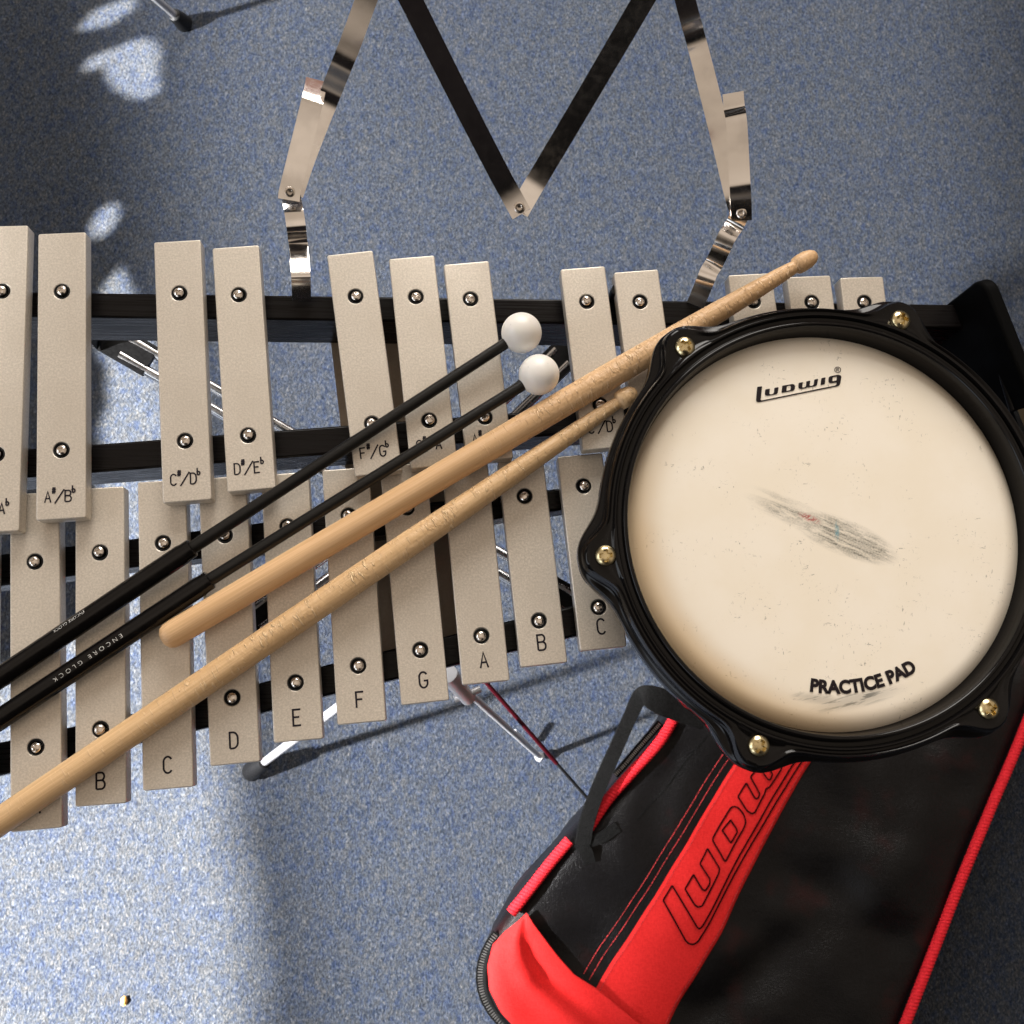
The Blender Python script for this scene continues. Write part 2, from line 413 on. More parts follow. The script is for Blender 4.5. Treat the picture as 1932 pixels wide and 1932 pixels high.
# screw, grommet: shared meshes
def screw_mesh(R, hgt, cross_w, cross_l, deep_):
    rings, seg = 26, 120
    vs = [V((0, 0, hgt - deep_))]; fs = []
    for i in range(1, rings + 1):
        r = R * (i / rings)
        for k in range(seg):
            a = 2 * math.pi * k / seg; x, y = r * math.cos(a), r * math.sin(a)
            z = hgt * (1 - (r / R) ** 3.2 * .75)
            ca, sa = math.cos(.5), math.sin(.5); u, w_ = x * ca + y * sa, -x * sa + y * ca
            if (abs(u) < cross_w and abs(w_) < cross_l) or (abs(w_) < cross_w and abs(u) < cross_l): z -= deep_
            vs.append(V((x, y, z)))
    for k in range(seg): fs.append((0, 1 + k, 1 + (k + 1) % seg))
    for i in range(rings - 1):
        for k in range(seg):
            a = 1 + i * seg; fs.append((a + k, a + (k + 1) % seg, a + seg + (k + 1) % seg, a + seg + k))
    a = 1 + (rings - 1) * seg; n0 = len(vs)
    for k in range(seg): vs.append(V((vs[a + k].x, vs[a + k].y, -.004)))
    for k in range(seg): fs.append((a + k, a + (k + 1) % seg, n0 + (k + 1) % seg, n0 + k))
    me = bpy.data.meshes.new('screw'); me.from_pydata(vs, [], fs)
    for p_ in me.polygons: p_.use_smooth = True
    me.set_sharp_from_angle(angle=math.radians(40))
    return me
me_screw = screw_mesh(.0026, .0013, .00050, .0017, .0010); me_screw.materials.append(m_screw)
g = MB(); HR = .0041
g.lathe([(-.0075, .0012), (-.006, .0022), (-.0015, .0028), (-.0004, .0033), (.0001, .0037), (.00005, HR - .0001), (-.0075, HR - .0001)], (0, 0, 0), (0, 0, 1), 36)
me_grom = bpy.data.meshes.new('grommet'); me_grom.from_pydata(g.v, [], g.f)
for p_ in me_grom.polygons: p_.use_smooth = True
me_grom.materials.append(m_rubber)

# single stroke letters in a box 0..0.6 wide, 0..1 high
def arc(cx, cy, rx, ry, a0, a1, n=14):
    return [(cx + rx * math.cos(math.radians(a0 + (a1 - a0) * i / n)), cy + ry * math.sin(math.radians(a0 + (a1 - a0) * i / n))) for i in range(n + 1)]
GL = {
 'A': [[(0, 0), (.30, 1), (.60, 0)], [(.11, .36), (.49, .36)]],
 'B': [[(0, 0), (0, 1), (.34, 1)] + arc(.34, .765, .22, .235, 90, -90)[1:] + [(0, .53)], [(.34, .53)] + arc(.36, .265, .24, .265, 90, -90)[0:] + [(0, 0)]],
 'C': [arc(.32, .68, .30, .32, 28, 180) + arc(.32, .32, .30, .32, 180, 332)],
 'D': [[(0, 0), (0, 1), (.22, 1)] + arc(.22, .62, .36, .38, 90, 0)[1:] + arc(.22, .38, .36, .38, 0, -90)[:] + [(0, 0)]],
 'E': [[(.56, 1), (0, 1), (0, 0), (.56, 0)], [(0, .53), (.46, .53)]],
 'F': [[(.56, 1), (0, 1), (0, 0)], [(0, .53), (.46, .53)]],
 'G': [arc(.32, .68, .30, .32, 28, 180) + arc(.32, .32, .30, .32, 180, 360) + [(.62, .44), (.34, .44)]],
 '#': [[(.14, 0), (.22, 1)], [(.40, 0), (.48, 1)], [(0, .33), (.60, .33)], [(.02, .67), (.62, .67)]],
 'b': [[(.04, 1), (.04, 0)], arc(.16, .26, .26, .24, 150, -100, 12) + [(.04, 0)]],
 '/': [[(0, 0), (.9, 1)]],
}
def letters(txt, big):
    """list of strokes, centred on x, baseline 0"""
    out = []
    if len(txt) == 1:
        return [[(x - .3, y) for x, y in st] for st in GL[txt]]
    lay = [(txt[0], -1.62, 0, 1.0, 1.0), ('#', -.92, .78, .66, .58), ('/', -.62, -.12, 1.05, 1.25), (txt[3], .42, 0, 1.0, 1.0), ('b', 1.12, .78, .66, .66)]
    for ch, x0, y0, sx, sy in lay:
        out += [[(x0 + x * sx, y0 + y * sy) for x, y in st] for st in GL[ch]]
    return out

def make_bar(top, bot, screws, z, txt, label, width=.0249):
    """top, bot: middle of the two ends (world xy); screws: fraction along from top"""
    c = (top + bot) / 2; L = (top - bot).length
    ang = math.atan2((top - bot).y, (top - bot).x) - math.pi / 2
    rot = Matrix.Rotation(ang, 4, 'Z')
    bv = .0006
    hw, hl = width / 2 - bv, L / 2 - bv
    def rc(x, y, r, a0): return [(x + r * math.cos(math.radians(a0 + q * 30)), y + r * math.sin(math.radians(a0 + q * 30))) for q in range(4)]
    r = .0006
    loops = [rc(hw - r, hl - r, r, 0) + rc(-hw + r, hl - r, r, 90) + rc(-hw + r, -hl + r, r, 180) + rc(hw - r, -hl + r, r, 270)]
    ys = [L / 2 - f * L for f in screws]
    for y in ys:
        loops.append([((HR + bv) * math.cos(-2 * math.pi * k / 32), y + (HR + bv) * math.sin(-2 * math.pi * k / 32)) for k in range(32)])
    me = curve_mesh(loops, TH / 2 - bv, bv, 2)
    M = Matrix.Translation(V((c.x, c.y, z - TH / 2)) - GB) @ rot
    bar = link('tone_bar', me, m_bar, glock, label)
    me.transform(rot); bar.location = V((c.x, c.y, z - TH / 2)) - GB
    for p_ in me.polygons: p_.use_smooth = True
    me.set_sharp_from_angle(angle=math.radians(30))
    for y in ys:
        q = rot @ V((0, y, 0))
        for nm, mm_, dz in (('grommet', me_grom, TH / 2), ('screw', me_screw, TH / 2 + .0002)):
            o = bpy.data.objects.new(nm, mm_); COL.objects.link(o); o.parent = bar
            jit = V((random.uniform(-.0004, .0004), random.uniform(-.0003, .0004), 0)) if nm == 'screw' else V((0, 0, 0))
            o.location = V((q.x, q.y, dz)) + jit
            o.rotation_euler = (random.uniform(-.12, .12) * (nm == 'screw'), random.uniform(-.12, .12) * (nm == 'screw'), random.uniform(0, 6))
    if txt:
        hgt = .0080 if len(txt) == 1 else .0058
        w_ = .00098 if len(txt) == 1 else .00078
        yb = -L / 2 + (.0078 if len(txt) == 1 else .0090)
        mb = MB()
        for k, st in enumerate(letters(txt, 1)):
            mb.flatline([rot @ V((x * hgt * .86, yb + y * hgt, TH / 2 + .00012 + .00003 * (k % 4))) for x, y in st], w_)
        me2 = bpy.data.meshes.new('note_letter'); me2.from_pydata(mb.v, [], mb.f)
        o = link('note_letter', me2, m_engrave, bar)
    return bar

acc = [('G#/Ab', (8, 426), (-12, 1004)), ('A#/Bb', (117, 439.5), (115, 979.5)), ('C#/Db', (334.5, 454.6), (353.3, 946)), ('D#/Eb', (444.5, 465.3), (474.8, 924.7)),
       ('F#/Gb', (660, 477), (714.2, 893.5)), ('G#/Ab', (776.6, 485), (819, 880)), ('A#/Bb', (879.6, 495.6), (924.5, 868)), ('C#/Db', (1099.2, 505), (1143, 846)),
       ('D#/Eb', (1200, 511), (1243, 834)), ('F#/Gb', (1415, 517), (1455, 812)), ('G#/Ab', (1525.5, 521), (1562, 798)), ('A#/Bb', (1625.5, 522.7), (1657, 783))]
asc = [(549, 857), (549.6, 849), (553, 831.6), (556.1, 821.3), (558.8, 799), (559.8, 793), (563.9, 787), (569, 763), (569, 757), (568.4, 745), (570.1, 737), (570, 729)]
for (t, a, b), (s0, s1_) in zip(acc, asc):
    A = at(*a, ZA); B = at(*b, ZA); L = (A - B).length
    fr = [(A - at(a[0] + (b[0] - a[0]) * (s - a[1]) / (b[1] - a[1]), s, ZA)).length / L for s in (s0, s1_)]
    make_bar(A.xy.to_3d(), B.xy.to_3d(), fr, ZA, t, 'raised bar engraved ' + t.replace('b', ' flat').replace('#', ' sharp').replace('/', ' and '))
nat = [('G', (-56, 943), (-66, 1600)), ('A', (65, 930), (68, 1566)), ('B', (188, 920), (190, 1519)), ('C', (305, 907), (317, 1488.5)), ('D', (419, 900), (443.5, 1441.5)), ('E', (537, 893), (563, 1398)),
       ('F', (652, 884), (682.5, 1364)), ('G', (760, 876), (802.4, 1326)), ('A', (876, 869), (917, 1288.5)), ('B', (982, 868), (1026.6, 1254.5)), ('C', (1094, 858), (1139, 1224)),
       ('D', (1204, 850), (1247, 1196)), ('E', (1310, 843), (1349, 1169)), ('F', (1415, 836), (1450, 1141)), ('G', (1515, 829), (1547, 1114)), ('A', (1612, 823), (1641, 1090))]
nsc = [(1078, 1445), (1059.6, 1409.6), (1042.5, 1376), (1024.7, 1346), (1010, 1316.3), (993, 1288), (972, 1255.8), (958, 1226.4), (946, 1199.4), (935.8, 1171), (917, 1145.5),
       (905, 1122), (895, 1098), (885, 1074), (875, 1050), (866, 1028)]
for (t, a, b), (s0, s1_) in zip(nat, nsc):
    A = at(*a, ZN); B = at(*b, ZN); L = (A - B).length
    fr = [(A - at(a[0] + (b[0] - a[0]) * (s - a[1]) / (b[1] - a[1]), s, ZN)).length / L for s in (s0, s1_)]
    make_bar(A.xy.to_3d(), B.xy.to_3d(), fr, ZN, t, 'lower bar engraved ' + t)

# frame rails
def rail(top_edge, low_edge, z, hgt):
    a = [at(*q, z) for q in top_edge]; b = [at(*q, z) for q in low_edge]
    mb = MB(); loop = [q.xy for q in a] + [q.xy for q in reversed(b)]
    mb.prism(loop, z - hgt, z)
    o = mb.build('frame_rail', m_black, glock)
    bv = o.modifiers.new('bevel', 'BEVEL'); bv.width = .0012; bv.segments = 2
    return o
ZRA = ZA - TH - .0075; ZRN = ZN - TH - .009
rail([(-180, 547), (1842, 574.5)], [(-180, 594), (1842, 620)], ZRA, .038)
rail([(-180, 863), (171, 838.4), (520, 812), (1150, 765), (1790, 716)], [(-180, 918), (171, 891.4), (520, 865), (1150, 812), (1790, 762)], ZRA, .030)
rail([(-180, 1067), (246, 1017), (722, 957), (1060, 921), (1865, 826)], [(-180, 1131), (246, 1071), (722, 1009), (1060, 962), (1865, 866)], ZRN, .020)
rail([(-180, 1440), (10, 1400), (383, 1367), (618, 1252), (838, 1204), (970, 1167), (1065, 1146), (1890, 955)][:1] + [(382, 1318), (618, 1254), (975, 1168), (1905, 945)],
     [(-180, 1505), (382, 1375), (618, 1312), (975, 1227), (1905, 1000)], ZRN, .020)
# end board
zt = ZRA + .034
mb = MB()
e0 = at(1852, 521, zt); e1 = at(1962, 800, zt); dr = (e1 - e0).normalized(); sd = V((dr.y, -dr.x, 0))
if sd.x < 0: sd = -sd
LB = .235; zb = ZRA - .045
loop = [(0, zb), (LB, zb), (LB, zt)]
loop += [(.010 - .010 * math.sin(q * math.pi / 12), zt - .010 + .010 * math.cos(q * math.pi / 12)) for q in range(0, 7)]
vs = [e0 + dr * u + V((0, 0, z - e0.z)) for u, z in loop]; vs += [q + sd * .0075 for q in vs]
n = len(loop)
mb.add(vs, [tuple(range(n)), tuple(range(n, 2 * n))] + [(k, (k + 1) % n, n + (k + 1) % n, n + k) for k in range(n)], False)
o = mb.build('end_board', m_board, glock); bv = o.modifiers.new('bevel', 'BEVEL'); bv.width = .0015; bv.segments = 2; bv.limit_method = 'ANGLE'
# small metal strips that hold the rails to the end board
for (p0, p1) in (((1850, 566), (1872, 631)), ((1890, 702), (1912, 775))):
    mb = MB(); mb.tube([at(*p0, zt - .018), at(*p1, zt - .018)], .0022, 10)
    mb.build('end_bracket', m_rubber, glock)
mb = MB(); q = at(1935, 770, zt - .001)
mb.ribbon([q, q + dr * .03], .012, V((0, 0, 1)), .004); mb.build('end_latch', m_bronze, glock)
# brace boards underneath
def plank(pts, z, t, m):
    mb = MB(); mb.prism([at(*q, z).xy for q in pts], z - t, z)
    return mb.build('cross_board', m, glock)
plank([(622, 626), (826, 626), (884, 1230), (700, 1290)], ZRN - .024, .006, m_brace)
# black support pin between two raised bars
mb = MB(); a = at(1158, 562, ZRA); mb.tube([a, a + V((0, 0, .012))], .0036, 16, rf=[.0036, .0033]); mb.build('support_pin', m_rubber, glock)

# ------------------------------------------------------------------ music rest behind the glockenspiel
rest = thing('music_rest', 'folding music rest of flat chromed strips standing behind the glockenspiel', 'music rest', at(960, 560, ZRA))
def strip(pts, w, name, m=m_chrome, th=.0012, nb=6):
    """pts: px, py, height; the flat face is turned up towards the player"""
    P_ = dense([at(*q) for q in pts], nb)
    mb = MB(); mb.ribbon(P_, w, [(CAM - q).normalized() for q in P_], th)
    return mb.build(name, m, rest, angle=25)
strip([(569, 566, .588), (568, 530, .600), (567, 514, .602), (563, 462, .5975), (561, 448, .603), (559, 430, .609), (555, 402, .610), (551, 380, .6085), (549, 366, .611)], .0102, 'rest_bracket', nb=8)
strip([(1312, 575, .585), (1330, 532, .598), (1338, 512, .600), (1348, 496, .601), (1362, 467, .611), (1372, 446, .615), (1386, 424, .6165), (1398, 401, .624)], .0100, 'rest_bracket', nb=8)
strip([(553, 366, 0.6050), (575, 300, 0.6103), (600, 235, 0.6140), (620, 185, 0.6182), (634, 150, 0.6262), (646, 120, 0.6336), (660, 85, 0.6379), (691, 0, 0.6469), (726, -90, 0.6575)], .0110, 'rest_upright', nb=8)
strip([(1397, 405, .624), (1384, 360, .6295), (1365, 280, .6320), (1330, 140, .6355), (1312, 72, .6400), (1300, 28, .650), (1285, -30, .660), (1268, -90, .669)], .0105, 'rest_upright', nb=8)
strip([(545, 378, 0.6155), (547, 362, 0.6160), (556, 325, 0.6171), (566, 285, 0.6200), (576, 245, 0.6224), (586, 204, 0.6245), (590, 188, 0.6245), (594, 170, 0.6213), (597, 152, 0.6171)], .0113, 'rest_clip', nb=8)
strip([(1399, 415, .628), (1399, 402, .6315), (1397, 362, .6410), (1395, 330, .6440), (1391, 250, .6465), (1388, 218, .6480), (1386, 208, .6505), (1385, 201, .6515), (1383, 176, .6520)], .0107, 'rest_clip', nb=8)
strip([(984, 404, .665), (962, 364, .668), (940, 324, .673), (872, 192, .692), (745, -60, .737)], .0100, 'rest_brace', nb=3)
strip([(979, 399, .660), (1000, 362, .6615), (1025, 320, .666), (1100, 194, .684), (1255, -70, .727)], .0100, 'rest_brace', nb=3)
for px, py, z_ in ((547, 362, .6167), (1399, 402, .6322), (980, 391, .6672)):
    q = at(px, py, z_); ax = (CAM - q).normalized()
    mb = MB(); mb.lathe([(-.003, .0026), (.0002, .0028), (.0010, .0026), (.0013, .0019), (.0012, .0013), (.0002, .0010), (0, 0)], q, ax, 24)
    mb.build('rivet', m_screw, rest)

# ------------------------------------------------------------------ folding stand under the glockenspiel
hub = at(765, 960, .47)
stand = thing('instrument_stand', 'chromed folding stand with black rubber foot under the glockenspiel', 'stand', (hub.x, hub.y, 0))
mb = MB(); mb.lathe([(-.03, 0), (-.03, .02), (.02, .02), (.025, .014), (.025, 0)], hub, (0, 0, 1), 28); mb.build('hub', m_rubber, stand)
def arm(px, py, gap=.012):
    e = at(px, py, .505); mb = MB(); d = (e - hub); n_ = V((-d.y, d.x, 0)).normalized()
    for s in (-.5, .5):
        mb.tube([hub + n_ * gap * s, e + n_ * gap * s], .0034, 10)
    o = mb.build('support_arm', m_rod, stand)
    c = MB(); t = d.normalized()
    c.ribbon([e - t * .018, e + t * .012, e + t * .014 + V((0, 0, .03))], .02, [V((0, 0, 1)), V((0, 0, 1)), t], .006)
    c.build('clamp', m_rubber, stand)
for q in ((236, 655), (1062, 672), (478, 1172), (1082, 1142)): arm(*q)
def leg(top, foot, r, with_foot=True):
    mb = MB(); mb.tube([top, foot], r, 12); o = mb.build('leg', m_leg, stand)
    if with_foot:
        d = (top - foot).normalized(); f = MB()
        f.lathe([(-.012, 0), (-.012, .0085), (-.008, .0105), (.018, .0082), (.030, .0066), (.031, .0036)], foot, d, 22)
        f.build('rubber_foot', m_rubber, o)
leg(at(770, 1235, .30), at(480, 1452, .012), .0042)
leg(at(846, 1272, .36), at(1018, 1428, .01), .0030, False)
mb = MB(); q = at(1018, 1428, .010); mb.lathe([(-.005, 0), (-.004, .004), (0, .0055), (.004, .004), (.005, 0)], q, (1, -1, .3), 16); mb.build('leg_tip', m_leg, stand)
mb = MB(); a = at(846, 1272, .362); b = at(884, 1318, .33)
mb.tube([a, b], .0085, 16, rf=[.0072, .0058]); c = at(882, 1312, .335); mb.tube([c + V((-.010, -.003, 0)), c + V((.010, .005, 0))], .0028, 12)
mb.build('leg_joint', m_leg, stand)
mb = MB(); mb.tube([at(970, 1380, .03), at(992, 1402, .012)], .0028, 10); mb.build('leg_strut', m_leg, stand)

rodt = thing('thin_rod', 'thin straight rod, dark red then black, slanting from the glockenspiel to the bag handle', 'rod', at(1060, 1440, 0))
mb = MB(); a = at(895, 1262, .20); b = at(1050, 1440, .13); c = at(1108, 1506, .105)
mb.tube([a, b], .0021, 10); mb.build('red_section', m_darkred, rodt)
mb = MB(); mb.tube([b, c], .0016, 10); mb.build('black_section', m_rubber, rodt)

other = thing('neighbouring_stand', 'thin chromed stand leg with a black rubber foot at the top left on the carpet', 'stand', at(345, 42, 0))
ft = at(343, 40, .010); tp = at(292, -4, .075); d = (tp - ft).normalized()
mb = MB(); mb.tube([ft, ft + d * .35], .0040, 12); o = mb.build('leg', m_leg, other)
mb = MB(); mb.lathe([(-.010, 0), (-.010, .008), (-.006, .0105), (.014, .0082), (.020, .0066), (.021, .004)], ft, d, 20); mb.build('rubber_foot', m_rubber, other)

# ------------------------------------------------------------------ practice pad
PC = V((.18762, .08427, Z0 + .05)); PZ = PC.z
pad = thing('practice_pad', 'round practice pad with scuffed cream head and black rim lying on the bars', 'practice pad', (PC.x, PC.y, Z0))
LUG = [math.radians(68.7 - 60.06 * k) for k in range(6)]
LUGR = .1133
def lugw(th, wid):
    s = 0
    for a in LUG:
        d = (th - a + math.pi) % (2 * math.pi) - math.pi
        s = max(s, math.exp(-abs(d * .113 / wid) ** 2.6))
    return s
SEG = 432
# (r, z, bulge, bulge half width)
prof = [(.0990, -.0150, 0, 1), (.1000, -.0140, 0, 1), (.1006, -.0060, 0, 1), (.1010, -.0012, 0, 1), (.1016, -.0002, 0, 1), (.1024, .0000, 0, 1), (.1032, -.0004, 0, 1), (.1036, -.0016, 0, 1), (.1038, -.0030, 0, 1),
        (.1050, -.0034, 0, 1), (.1060, -.0030, .0, 1), (.1063, -.0012, .0, 1), (.1067, -.0004, .0, 1), (.1073, -.0003, .0004, .013), (.1077, -.0010, .0012, .0125), (.1080, -.0022, .0022, .0125), (.1086, -.0024, .0040, .0125), (.1095, -.0020, .0085, .0120), (.1099, -.0013, .0108, .0118), (.1104, -.0012, .0116, .0118), (.1108, -.0022, .0122, .0118), (.1111, -.0032, .0126, .0118),
        (.1113, -.0062, .0128, .0125), (.1118, -.0074, .0126, .0145), (.1130, -.0078, .0118, .0165), (.1136, -.0084, .0116, .0168), (.1139, -.0100, .0116, .0170), (.1140, -.0150, .0112, .0175), (.1136, -.0165, .0105, .0175), (.1118, -.0170, .006, .0175), (.1100, -.0172, 0, 1)]
vs = []; fs = []
for k in range(SEG):
    th = 2 * math.pi * k / SEG
    for r, z, b, wd in prof:
        rr = r + b * lugw(th, wd) if b else r
        vs.append(V((PC.x + rr * math.cos(th), PC.y + rr * math.sin(th), PZ + z)))
n = len(prof)
fs = [(k * n + i, k * n + i + 1, ((k + 1) % SEG) * n + i + 1, ((k + 1) % SEG) * n + i) for k in range(SEG) for i in range(n - 1)]
mb = MB(); mb.add(vs, fs); rim = mb.build('rim', m_rim, pad, angle=50)
me_lug = screw_mesh(.0049, .0026, .00100, .0031, .0022); me_lug.name = 'tension_screw'; me_lug.materials.append(m_brass)
for i, a in enumerate(LUG):
    o = bpy.data.objects.new('tension_screw', me_lug); COL.objects.link(o); o.parent = rim
    o.location = V((LUGR * math.cos(a), LUGR * math.sin(a), PZ - Z0 - .0016)); o.rotation_euler = (random.uniform(-.09, .09), random.uniform(-.09, .09), random.uniform(0, 6.28))
mb = MB(); mb.lathe([(-.050, 0), (-.050, .104), (-.048, .1065), (-.017, .1080), (-.014, .1080)], PC, (0, 0, 1), 128); mb.build('shell', m_shell, pad)
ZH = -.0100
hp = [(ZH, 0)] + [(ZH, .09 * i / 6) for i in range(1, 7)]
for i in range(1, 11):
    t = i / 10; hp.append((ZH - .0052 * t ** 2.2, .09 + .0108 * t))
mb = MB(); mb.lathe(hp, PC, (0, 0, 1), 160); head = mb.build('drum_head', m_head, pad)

def xf_mesh(me, fn):
    for v_ in me.vertices: v_.co = fn(v_.co)
# curved wording
me = text_mesh('PRACTICE PAD', .01, .00050, 1.0)
xs = [v_.co.x for v_ in me.vertices]; ys = [v_.co.y for v_ in me.vertices]; x0, x1 = min(xs), max(xs); ch = max(ys) - 0
a0, a1 = math.radians(-99.2), math.radians(-59.8)
def bend(c):
    t = (c.x - x0) / (x1 - x0); a = a0 + (a1 - a0) * t; r = .0812 - c.y / ch * .0063
    return V((r * math.cos(a), r * math.sin(a), PZ - Z0 + ZH + .0003))
xf_mesh(me, bend); link('wording', me, m_print, head)
# maker's mark: outline points drawn once, in its own flat plan
def plan(pts, o, s, z): return [at(o[0] + x * s, o[1] + y * s, z) for x, y in pts]
def soften(lp, r):
    """round the corners of a closed loop"""
    n = len(lp); out = []
    for i in range(n):
        a, b, c = V(lp[i - 1]).to_3d() if len(lp[i - 1]) == 2 else lp[i - 1], V(lp[i]), V(lp[(i + 1) % n])
        a = V(lp[i - 1]); d1 = (a - b); d2 = (c - b); l1, l2 = d1.length, d2.length
        k1, k2 = min(r, l1 * .4), min(r, l2 * .4)
        p1 = b + d1 / l1 * k1; p2 = b + d2 / l2 * k2
        for t in (0, .33, .67, 1): out.append(p1 * (1 - t) ** 2 + b * 2 * t * (1 - t) + p2 * t * t)
    return out
marks = [
 [[(213, 560), (300, 548), (275, 785), (284, 800), (1585, 533), (1606, 515), (1610, 480), (1530, 494), (1488, 495), (1464, 470), (1468, 395), (1500, 370), (1640, 345), (1685, 362), (1692, 385), (1672, 500), (1655, 535), (1620, 550), (250, 828), (208, 825), (192, 800)],
  [(1540, 388), (1534, 462), (1605, 448), (1614, 377)]],
 [[(355, 605), (437, 590), (428, 680), (445, 692), (490, 683), (505, 665), (515, 577), (590, 562), (574, 668), (550, 690), (400, 718), (365, 712), (348, 690)]],
 [[(655, 540), (835, 508), (868, 518), (882, 550), (872, 600), (845, 628), (640, 665)], [(735, 547), (725, 632), (788, 618), (800, 605), (806, 555), (793, 537)]],
 [[(940, 490), (1017, 475), (1003, 562), (1018, 572), (1058, 562), (1072, 545), (1075, 463), (1147, 448), (1135, 532), (1150, 545), (1193, 535), (1208, 515), (1215, 432), (1285, 415), (1265, 525), (1240, 548), (1112, 570), (1088, 565), (1075, 582), (985, 598), (950, 590), (935, 565)]],
 [[(1340, 407), (1416, 391), (1400, 515), (1326, 528)]],
]
PO, PS = (1405.7, 669.8), .1074
zm = PZ + ZH + .0003
allv = []
loops2 = []
bmk = bmesh.new()
for grp in marks:
    lps = []
    for lp in grp:
        pts = [((q - PC).x, (q - PC).y) for q in plan([tuple(c)[:2] for c in soften([V((x, y)) for x, y in lp], 14)], PO, PS, zm)]
        lps.append(pts)
    m1 = curve_mesh(lps); 
    for v_ in m1.vertices: v_.co.z = zm - Z0
    bmk.from_mesh(m1); bpy.data.meshes.remove(m1)
ring = [(1627 + 52 * math.cos(q * math.pi / 14), 260 + 50 * math.sin(q * math.pi / 14)) for q in range(28)]
rg = MB(); rg.flatline([q - V((PC.x, PC.y, Z0)) for q in plan(ring, PO, PS, zm)], .00032, closed=True)
for st in ([(1606, 290), (1609, 232), (1636, 233), (1644, 246), (1632, 260), (1608, 262)], [(1628, 262), (1648, 288)]):
    rg.flatline([q - V((PC.x, PC.y, Z0)) for q in plan(st, PO, PS, zm + .00003)], .00030)
m2 = bpy.data.meshes.new('tmp'); m2.from_pydata(rg.v, [], rg.f); bmk.from_mesh(m2); bpy.data.meshes.remove(m2)
me = bpy.data.meshes.new('maker_mark'); bmk.to_mesh(me); bmk.free(); link('maker_mark', me, m_print, head)

# ------------------------------------------------------------------ drumsticks
def stick(name, label, butt, tip, prof, m, grp):
    """prof: (distance from butt, radius) ; one turned piece of wood"""
    d = (tip - butt); L = d.length; mb = MB()
    mb.lathe([(t, r) for t, r in prof], (0, 0, 0), (1, 0, 0), 48)
    me = bpy.data.meshes.new(name); me.from_pydata(mb.v, [], mb.f)
    for p_ in me.polygons: p_.use_smooth = True
    bm = bmesh.new(); bm.from_mesh(me); bmesh.ops.recalc_face_normals(bm, faces=bm.faces); bm.to_mesh(me); bm.free()
    o = link(name, me, m, None); o['label'] = label; o['category'] = 'drumstick'; o['group'] = grp
    o.location = butt; o.rotation_euler = d.to_track_quat('X', 'Z').to_euler()
    return o
GS = 'pair of wooden drumsticks'
b = at(306, 1208, ZN + .0095); t = at(1541, 479, Z0 + .016); L = (t - b).length
R = .0071
pr = [(0, 0), (.0004, .0035), (.0018, .0056), (.0040, .0067), (.0075, R)] + [(x * L, R) for x in (.1, .2, .3, .4, .5, .6, .66)]
pr += [(x * L, r) for x, r in ((.72, .0069), (.78, .0065), (.84, .0059), (.90, .0050), (.94, .0042))]
pr += [(L - .0158, .0036), (L - .0146, .0035), (L - .0136, .0047), (L - .0105, .00510), (L - .006, .0049), (L - .003, .0040), (L - .001, .0026), (L, 0)]
stick('drumstick', 'longer visible wooden drumstick, upper of the two, its tip beyond the bars at the back', b, t, pr, m_stickA, GS)
b = at(-60, 1590, ZN + .0072); t = at(1200, 736, Z0 + .0062); L = (t - b).length
R = .0069
pr = [(0, 0), (.0005, .004), (.003, .0064), (.007, R)] + [(x * L, R) for x in (.1, .2, .3, .4, .5, .56)] + [(x * L, r) for x, r in ((.64, .0068), (.72, .0064), (.80, .0057), (.88, .0048), (.93, .0041))]
pr += [(L - .0135, .0034), (L - .0120, .0032), (L - .0112, .0050), (L - .008, .0054), (L - .004, .0048), (L - .0016, .0034), (L - .0004, .002), (L, 0)]
stick('drumstick', 'lower wooden drumstick running off the left edge, its round tip against the pad rim', b, t, pr, m_stickB, GS)

# ------------------------------------------------------------------ mallets
def mallet(label, ball, grip0, grip1, txt_at, txt_px, size, space):
    bc = at(*ball, Z0 + .0108); g0 = at(*grip0, ZN + .0108); g1 = at(*grip1, ZN + .0062)
    root = thing('mallet', label, 'mallet', bc - V((0, 0, .0108)), 'pair of ball headed mallets')
    d = (g0 - bc).normalized()
    mb = MB(); mb.lathe([(-.0108 * math.cos(q * math.pi / 24), .0108 * math.sin(q * math.pi / 24)) for q in range(25)], bc, d, 48); mb.build('ball', m_ball, root, origin=bc)
    L = (g0 - bc).length
    mb = MB(); mb.lathe([(.0095, 0), (.0095, .0030), (L * .5, .0032), (L + .02, .0034), (L + .02, 0)], bc, d, 24)
    sh = mb.build('shaft', m_fibre, root)
    d2 = (g1 - g0); L2 = d2.length; d2.normalize(); rg = .0054
    mb = MB(); mb.lathe([(-.0005, 0), (-.0005, .0042), (0, .0049), (.0008, .0050), (.004, .0050), (.006, rg), (L2 - .003, rg), (L2, rg - .002), (L2, 0)], g0, d2, 32)
    gp = mb.build('grip', m_grip, root, angle=30)
    me = text_mesh('ENCORE GLOCK', size, -.00005, space)
    xs = [v_.co.x for v_ in me.vertices]; x0, x1 = min(xs), max(xs)
    a = at(*txt_px[0], ZN + .011); e = at(*txt_px[1], ZN + .011); u0 = (a - g0).dot(d2); u1 = (e - g0).dot(d2)
    upv = V((0, 0, 1)); upv = (upv - d2 * upv.dot(d2)).normalized(); sv = upv.cross(d2)
    mid = size * .36
    def wrap(c):
        u = u0 + (u1 - u0) * (c.x - x0) / (x1 - x0); an = (c.y - mid) / rg + txt_at
        return g0 + d2 * u + (sv * math.sin(an) + upv * math.cos(an)) * (rg + .0001) - base_of(gp)
    xf_mesh(me, wrap); link('lettering', me, m_white, gp)
mallet('black mallet with white ball, the upper of the pair, its ball nearer the back rail', (984, 628), (362, 1034), (-50, 1312), -.55, ((163, 1156), (105, 1196)), .0028, 1.0)
